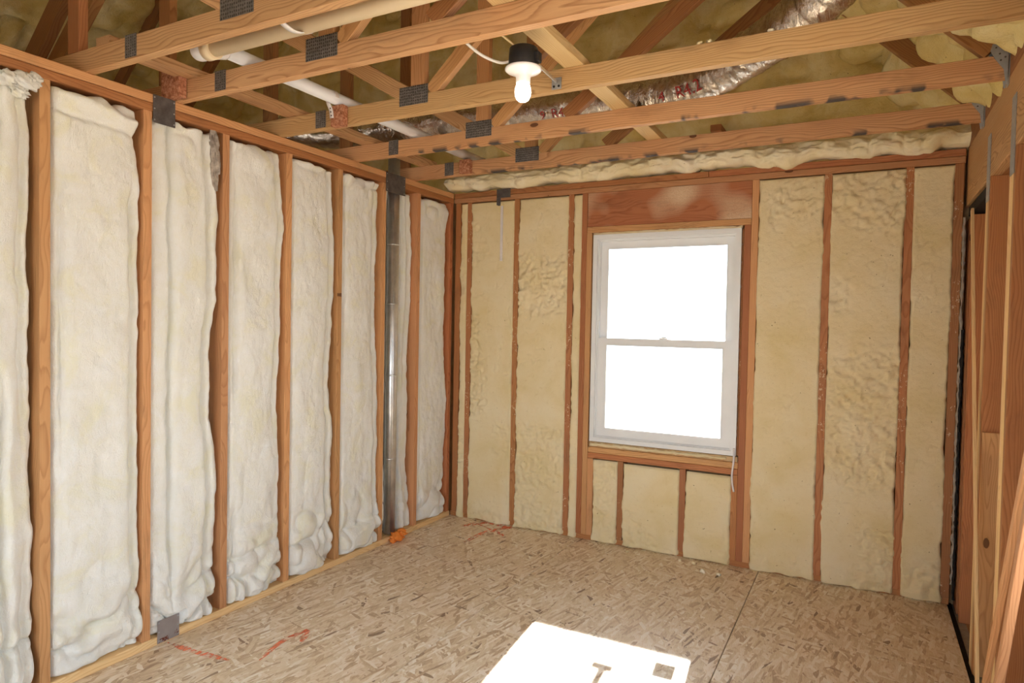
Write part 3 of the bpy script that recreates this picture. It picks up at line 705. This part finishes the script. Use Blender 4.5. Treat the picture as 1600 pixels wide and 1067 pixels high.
# outer sheathing with an unseen opening added beside the camera for side light
for a in ((-6.1, -4.3, -.1, 2.46), (-2.3, .1, -.1, 2.46), (-4.299, -2.301, -.1, .48), (-4.299, -2.301, 2.16, 2.46)):
    box('sheathing', 3.345, 3.362, a[0], a[1], a[2], a[3], M['dark'], wr, axis=1 if a[1]-a[0] > 1.9 else 2)
for i, y in enumerate((-5.8, -4.9, -4.34, -2.26)): box('post_stud', 3.256, 3.343, y, y+.038, -.02, 2.164, M['fir'], wr)
box('bottom_plate', 3.30, 3.343, -6.1, .09, -.0215, -.0205, M['pine'], wr, 0)
for (u, v, y, lab) in ((1540, 265, -.745, 'grey steel strap lapping the beam over the post next to the window wall'), (1580, 210, -1.295, 'grey steel strap lapping the beam over the second post from the window wall')):
    o = box('tie_strap', 3.2525, 3.2552, y, y+.075, at(u, v, 0, 3.255).z-.16, at(u, v, 0, 3.255).z+.13, M['hanger'], None, .0005); tag(o, lab, 'metal strap', 'tie straps on the right wall')
# loose sticks leaning against the posts
def stick(name, p0, p1, w, t, mat, lab, wd=(0, 1, 0)):
    o = board(name, p0, p1, w, t, M[mat], None, wd); tag(o, lab, 'lumber', 'loose sticks at the right wall')
stick('leaning_stick', (3.222, -1.185, .012), (3.243, -.33, 2.09), .030, .012, 'pale', 'long thin lath leaning up across the first post on the right')
def raystick(u0, v0, u1, v1, x, w, t, mat, lab):
    a = at(u0, v0, 0, x); b = at(u1, v1, 0, x); d = (b-a)/(b.z-a.z)
    lo = a+d*(.006-a.z); hi = a+d*(1.55-a.z); stick('leaning_stick', lo, hi, w, t, mat, lab, (0, 1, .5))
raystick(1598, 757, 1540, 1067, 3.185, .030, .016, 'stud', 'narrow pinkish stick leaning away from the window wall')
raystick(1607, 800, 1561, 1067, 3.150, .030, .020, 'stud', 'thicker tan stick leaning away from the window wall')
# ================================================================== REAR AND NEIGHBOUR SHELL
re = structure(box('wall_rear', -.12, .60, -6.15, -6.1, -.06, TOPP, M['lining'], None, axis=2))
box('wall_panel', 2.60, 3.37, -6.15, -6.1, -.06, TOPP, M['lining'], re, axis=2); box('wall_panel', .6005, 2.5995, -6.15, -6.1, 2.12, TOPP, M['lining'], re)
ne = structure(box('wall_neighbour', -3.34, -3.28, -6.2, -3.1, -.06, 2.62, M['sheath'], None, axis=1))
for a in ((-1.5, .12, -.06, 2.62), (-3.0995, -1.5005, -.06, 1.45), (-3.0995, -1.5005, 2.15, 2.62)): box('wall_panel', -3.34, -3.28, a[0], a[1], a[2], a[3], M['sheath'], ne, axis=1)
box('wall_panel', -3.28, -.126, .10, .12, -.06, 2.45, M['sheath'], ne); box('wall_panel', -3.28, -.126, -6.15, -6.1, -.06, 2.45, M['sheath'], ne)
box('neighbour_floor', -3.28, -.126, -6.1, .1, -.06, -.02, M['sheath'], ne)
gr = structure(box('ground', -40, 40, -40, 40, -.75, -.62, M['ground'], None, axis=0))

# ================================================================== PIPES AND DUCT
pp = thing('drain_pipe', (.43, -2.5, 2.55), 'plastic drain pipe, cream along the first truss then white across the others', 'pipe')
ze = 2.592
tube('cream_run', [(2.9, -2.545, 2.522), (.515, -2.545, 2.522)], .030, M['cpvc'], pp, 24)
tube('elbow', spline([(.53, -2.545, 2.528), (.475, -2.542, 2.530), (.438, -2.51, 2.545), (.430, -2.45, 2.575), (.430, -2.40, ze)], 8), .0365, M['pvc'], pp, 24)
tube('white_run', [(.430, -2.41, ze), (.440, -.25, ze)], .030, M['pvc'], pp, 24)
tube('collar', [(.56, -2.545, 2.522), (.515, -2.545, 2.522)], .0385, M['cpvc'], pp, 24)
def strapmesh(pts, wdir, w):
    fr = frames(spline(pts, 8)); P = []; wd = Vector(wdir)
    for p, t, a, b in fr:
        n = t.cross(wd).normalized()*.0012
        P.append([tuple(p-wd*w/2-n), tuple(p+wd*w/2-n), tuple(p+wd*w/2+n), tuple(p-wd*w/2+n), tuple(p-wd*w/2-n)])
    return gridmesh('pipe_strap', np.array(P))
yc = YS['C']-.044
o = thing('pipe_strap', (.43, yc-.01, 2.50), 'perforated white strap looped over the white pipe and nailed to a block', 'strap', 'white pipe hanger straps')
cx_ = .430+.010*(yc+2.41)/2.16
link('loop', strapmesh([(cx_+.0325*math.cos(a), yc-.016, ze+.0325*math.sin(a)) for a in [math.radians(d) for d in range(-10, 200, 20)]], (0, 1, 0), .024), M['strap'], o)
tl = link('tail', strapmesh([(cx_-.033, yc-.018, ze+.004), (cx_-.030, yc-.010, 2.565), (cx_-.020, yc-.004, 2.535), (cx_-.014, yc-.003, 2.495)], (1, 0, 0), .024), M['strap'], o)
for i in range(3): tube('nail_hole', [(cx_-.021+.003*i, yc-.0058+.0006*i, 2.543-.018*i), (cx_-.021+.003*i, yc-.0085+.0006*i, 2.543-.018*i)], .0035, M['black'], tl, 8)
o = link('pipe_strap', strapmesh([(1.02, YS['A']+PT+.0025, 2.53), (1.02, YS['A']+PT+.004, 2.505), (1.02, -2.60, 2.484), (1.02, -2.545, 2.4945), (1.02, -2.505, 2.512), (1.02, -2.500, 2.55)], (1, 0, 0), .024), M['strap'])
tag(o, 'white strap slung under the cream pipe', 'strap', 'white pipe hanger straps')

# insulated foil duct
dpath = [at(1320, -40, 1, -1.42), at(1245, 32, 1, -1.26), at(1165, 88, 1, -1.03), at(1085, 132, 1, -.88)]
dpath = [Vector((p.x, p.y, max(p.z, 2.70))) for p in dpath]+[Vector(p) for p in ((1.70, -.825, 2.715), (1.15, -.82, 2.715), (.5, -.82, 2.745), (-.3, -.82, 2.75), (-.9, -.82, 2.85))]
dpts = spline(dpath, 26)
def dfn(i, th, r): return r*(1+.022*(i % 2)+.05*float(vn(i*.45, math.cos(th)*1.5+3, 77))+.035*float(vn(i*1.3, math.sin(th)*3+9, 78)))
fd = link('flex_duct', tubemesh('flex_duct', dpts, .100, 40, dfn), M['foil'])
tag(fd, 'silver foil insulated flexible duct snaking over the trusses', 'duct')
dfr = frames(dpts)
def ducttext(txt, s0, th0, size):
    cu = bpy.data.curves.new('print', 'FONT'); cu.body = txt; cu.size = size; cu.align_x = 'CENTER'
    tmp = bpy.data.objects.new('print_tmp', cu); COL.objects.link(tmp); dg = bpy.context.evaluated_depsgraph_get(); dg.update()
    me = bpy.data.meshes.new_from_object(tmp.evaluated_get(dg)); bpy.data.objects.remove(tmp)
    L = [0]
    for i in range(1, len(dpts)): L.append(L[-1]+(dpts[i]-dpts[i-1]).length)
    for vtx in me.vertices:
        s = s0-vtx.co.x; i = int(np.clip(np.searchsorted(L, s)-1, 0, len(L)-2)); t = (s-L[i])/(L[i+1]-L[i])
        th = th0+vtx.co.y/.108; R = .1095
        p = dfr[i][0].lerp(dfr[i+1][0], t); a = dfr[i][2].lerp(dfr[i+1][2], t); b = dfr[i][3].lerp(dfr[i+1][3], t)
        vtx.co = p+(a*math.cos(th)+b*math.sin(th))*R
    me.update(); return link('red_print', me, M['redprint'], fd)
# nearest path length to given photo points, then the print faces the room side
def s_of(x):
    L = 0
    for i in range(1, len(dpts)):
        if dpts[i].x < x: return L
        L += (dpts[i]-dpts[i-1]).length
    return L
TH = None
p, t, a, b = dfr[70]
best = max(range(72), key=lambda k: (a*math.cos(k*math.pi/36)+b*math.sin(k*math.pi/36)).dot((CAM-p).normalized()))*math.pi/36
sgn = 1
for txt, xx, sz in (('R4.2', 2.02, .085), ('4', 1.86, .075), ('R4.2', 1.28, .07), ('9', 1.16, .06)):
    ducttext(txt, s_of(xx), best-.30, sz)

# vent pipe in the left wall bay: vertical galvanised leader
vp = thing('vent_pipe', (-.005, -.70, .04), 'shiny galvanised vent pipe standing in the left wall', 'pipe')
VX, VR = -.037, .040; VY = at(612, 500, 0, -.040).y
tube('pipe_body', [(VX, VY, .045), (VX, VY, 1.0), (VX, VY, 2.62)], VR, M['galv'], vp, 28)
tube('pipe_seam', [(VX+VR*.72, VY-VR*.72, .045), (VX+VR*.72, VY-VR*.72, 2.62)], .003, M['galv'], vp, 8)
for z in (.55, 1.12, 1.60, 2.0): tube('joint_ring', [(VX, VY, z), (VX, VY, z+.012)], VR+.0022, M['galv'], vp, 28)
o = thing('fire_foam', (.02, -.70, .02), 'crumpled orange fire-stop foam at the foot of the vent pipe', 'foam')
lump('foam_lump', (.036, VY-.030, .030), (.035, .040, .030), 5, M['orange'], o, 12, .6, 2.2); lump('foam_lump', (.034, VY+.035, .040), (.030, .048, .028), 6, M['orange'], o, 12, .6, 2.2); lump('foam_lump', (.030, VY, .022), (.030, .06, .020), 9, M['orange'], o, 12, .6, 2.2)
# steel nail guards
def guard(name, y0, y1, z0, z1, mat, lab, notch=False):
    x0, x1 = .0055, .0072
    if notch: P = [(y0, z1), (y1, z1), (y1, z0-.02), (y0+.085, z0-.012), (y0+.055, z0+.03), (y0, z0+.03)]
    else: P = [(y0, z1), (y1, z1), (y1, z0), (y0, z0)]
    n = len(P); v = [(x0, a, b) for a, b in P]+[(x1, a, b) for a, b in P]
    r = thing(name, (.006, (y0+y1)/2, z0), lab, 'steel plate', 'steel guards on the left wall plates')
    link('plate', mesh('plate', v, [list(range(n)), list(range(n, 2*n))[::-1]]+[[k, k+n, (k+1) % n+n, (k+1) % n] for k in range(n)]), mat, r)
    for a in (.06, .94):
        for b in (.1, .5, .9): tube('nail_head', [(x1-.0002, y0+(y1-y0)*a, z0+(z1-z0)*b), (x1+.0014, y0+(y1-y0)*a, z0+(z1-z0)*b)], .0035, M['hanger'], r, 8)
guard('nail_guard', -2.428, -2.322, 2.345, 2.467, M['steel'], 'dark steel plate on the left top plate, in line with a rusty one below', False)
guard('nail_guard', -.822, -.617, 2.340, 2.467, M['steel'], 'dark steel plate across the vent pipe on the top plate')
guard('nail_guard', -2.398, -2.290, .006, .110, M['rust'], 'grey steel plate with red-brown rust on the bottom plate')
r = thing('nail_guard', (.43, -.006, 2.40), 'small dark steel plate half buried in foam on the window wall', 'steel plate')
box('plate', .376, .490, -.0062, -.0045, 2.408, 2.472, M['steel'], r, .0004); box('tail', .376, .410, -.0062, -.0045, 2.35, 2.4075, M['steel'], r, .0004)
o = box('foam_covered_strap', .414, .434, -.013, -.004, 1.945, 2.348, M['strap'], None, .003); tag(o, 'pale metal strip set into the foam below the small steel plate', 'metal strip')

# ================================================================== LAMP
LX, LY = 1.665, -2.10
la = thing('ceiling_lamp', (LX, LY, 2.45), 'bare lit bulb in a white holder on a black junction box', 'lamp')
lathe('junction_box', [(.048, -.002), (.053, 0), (.055, .006), (.054, .040), (.052, .066), (.045, .070)], (LX, LY, 2.424), M['black'], la)
box('box_ear', LX+.045, LX+.068, LY-.015, LY+.015, 2.432, 2.470, M['black'], la, .003); box('box_ear', LX-.02, LX+.02, LY+.048, LY+.062, 2.44, 2.49, M['black'], la, .003)
hd = lathe('lamp_holder', [(.024, -.052), (.026, -.050), (.027, -.030), (.034, -.020), (.062, -.008), (.067, -.004), (.067, .002), (.060, .004)][::1], (LX, LY, 2.418), M['porcelain'], la, 40)
lathe('socket_ring', [(.0205, -.014), (.022, -.010), (.021, 0)], (LX, LY, 2.367), M['porcelain'], hd)
bp = [(.0135, 0), (.0145, -.012), (.0190, -.024), (.0255, -.038), (.0292, -.052), (.0300, -.063), (.0283, -.075), (.0230, -.087), (.0145, -.0945), (.0050, -.0975), (.0012, -.0978)]
lathe('bulb', bp[::-1], (LX, LY, 2.362+.034), M['bulb'], la, 36)
brk = Vector((1.625, YS['C']-.006, 2.502))
board('hanger_bar', (LX+.035, LY+.045, 2.447), (brk.x, brk.y-.004, brk.z), .014, .006, M['galv'], la, (0, 0, 1))
bk = box('bracket', brk.x-.022, brk.x+.022, YS['C']-.005, YS['C']-.0025, brk.z-.030, brk.z+.018, M['hanger'], la, .0006)
for dx in (-.011, .011): tube('screw', [(brk.x+dx, YS['C']-.0052, brk.z-.018), (brk.x+dx, YS['C']-.0075, brk.z-.018)], .005, M['black'], bk, 10)
tube('feed_cable', spline([(LX-.053, LY, 2.455), (LX-.10, LY-.005, 2.458), (LX-.16, LY-.04, 2.485), (LX-.205, LY-.10, 2.53), (LX-.215, YS['B']+PT+.008, 2.575)], 8), .0055, M['cable'], la, 10)
tube('bare_conductor', spline([(LX-.02, LY-.02, 2.494), (LX-.055, LY-.055, 2.525), (LX-.10, LY-.11, 2.56)], 6), .004, M['copper'], la, 8)

# ================================================================== CRUMBS
random.seed(3)
def crumb(p, s, lab, g, seed): o = lump('foam_crumb', p, (s, s*.8, s*.7), seed, M['bead'], None, 7, .4, 1.5); tag(o, lab, 'foam crumb', g)
k = 0
for (u, v) in ((1062, 876), (1084, 880), (1098, 893), (980, 862), (1123, 898)):
    q = at(u, v, 2, .006); crumb((q.x, min(q.y, -.03), .008), .010+.004*(k % 3), 'small foam crumb on the floor under the window', 'foam crumbs under the window', 900+k); k += 1
for (u, v) in ((1108, 70), (1092, 73), (1204, 54)):
    q = at(u, v, 1, YS['C']+.01); crumb((q.x, YS['C']+.012, TZ+.089+.008), .011, 'white foam crumb sitting on the truss that holds the lamp bracket', 'foam crumbs on a truss', 900+k); k += 1
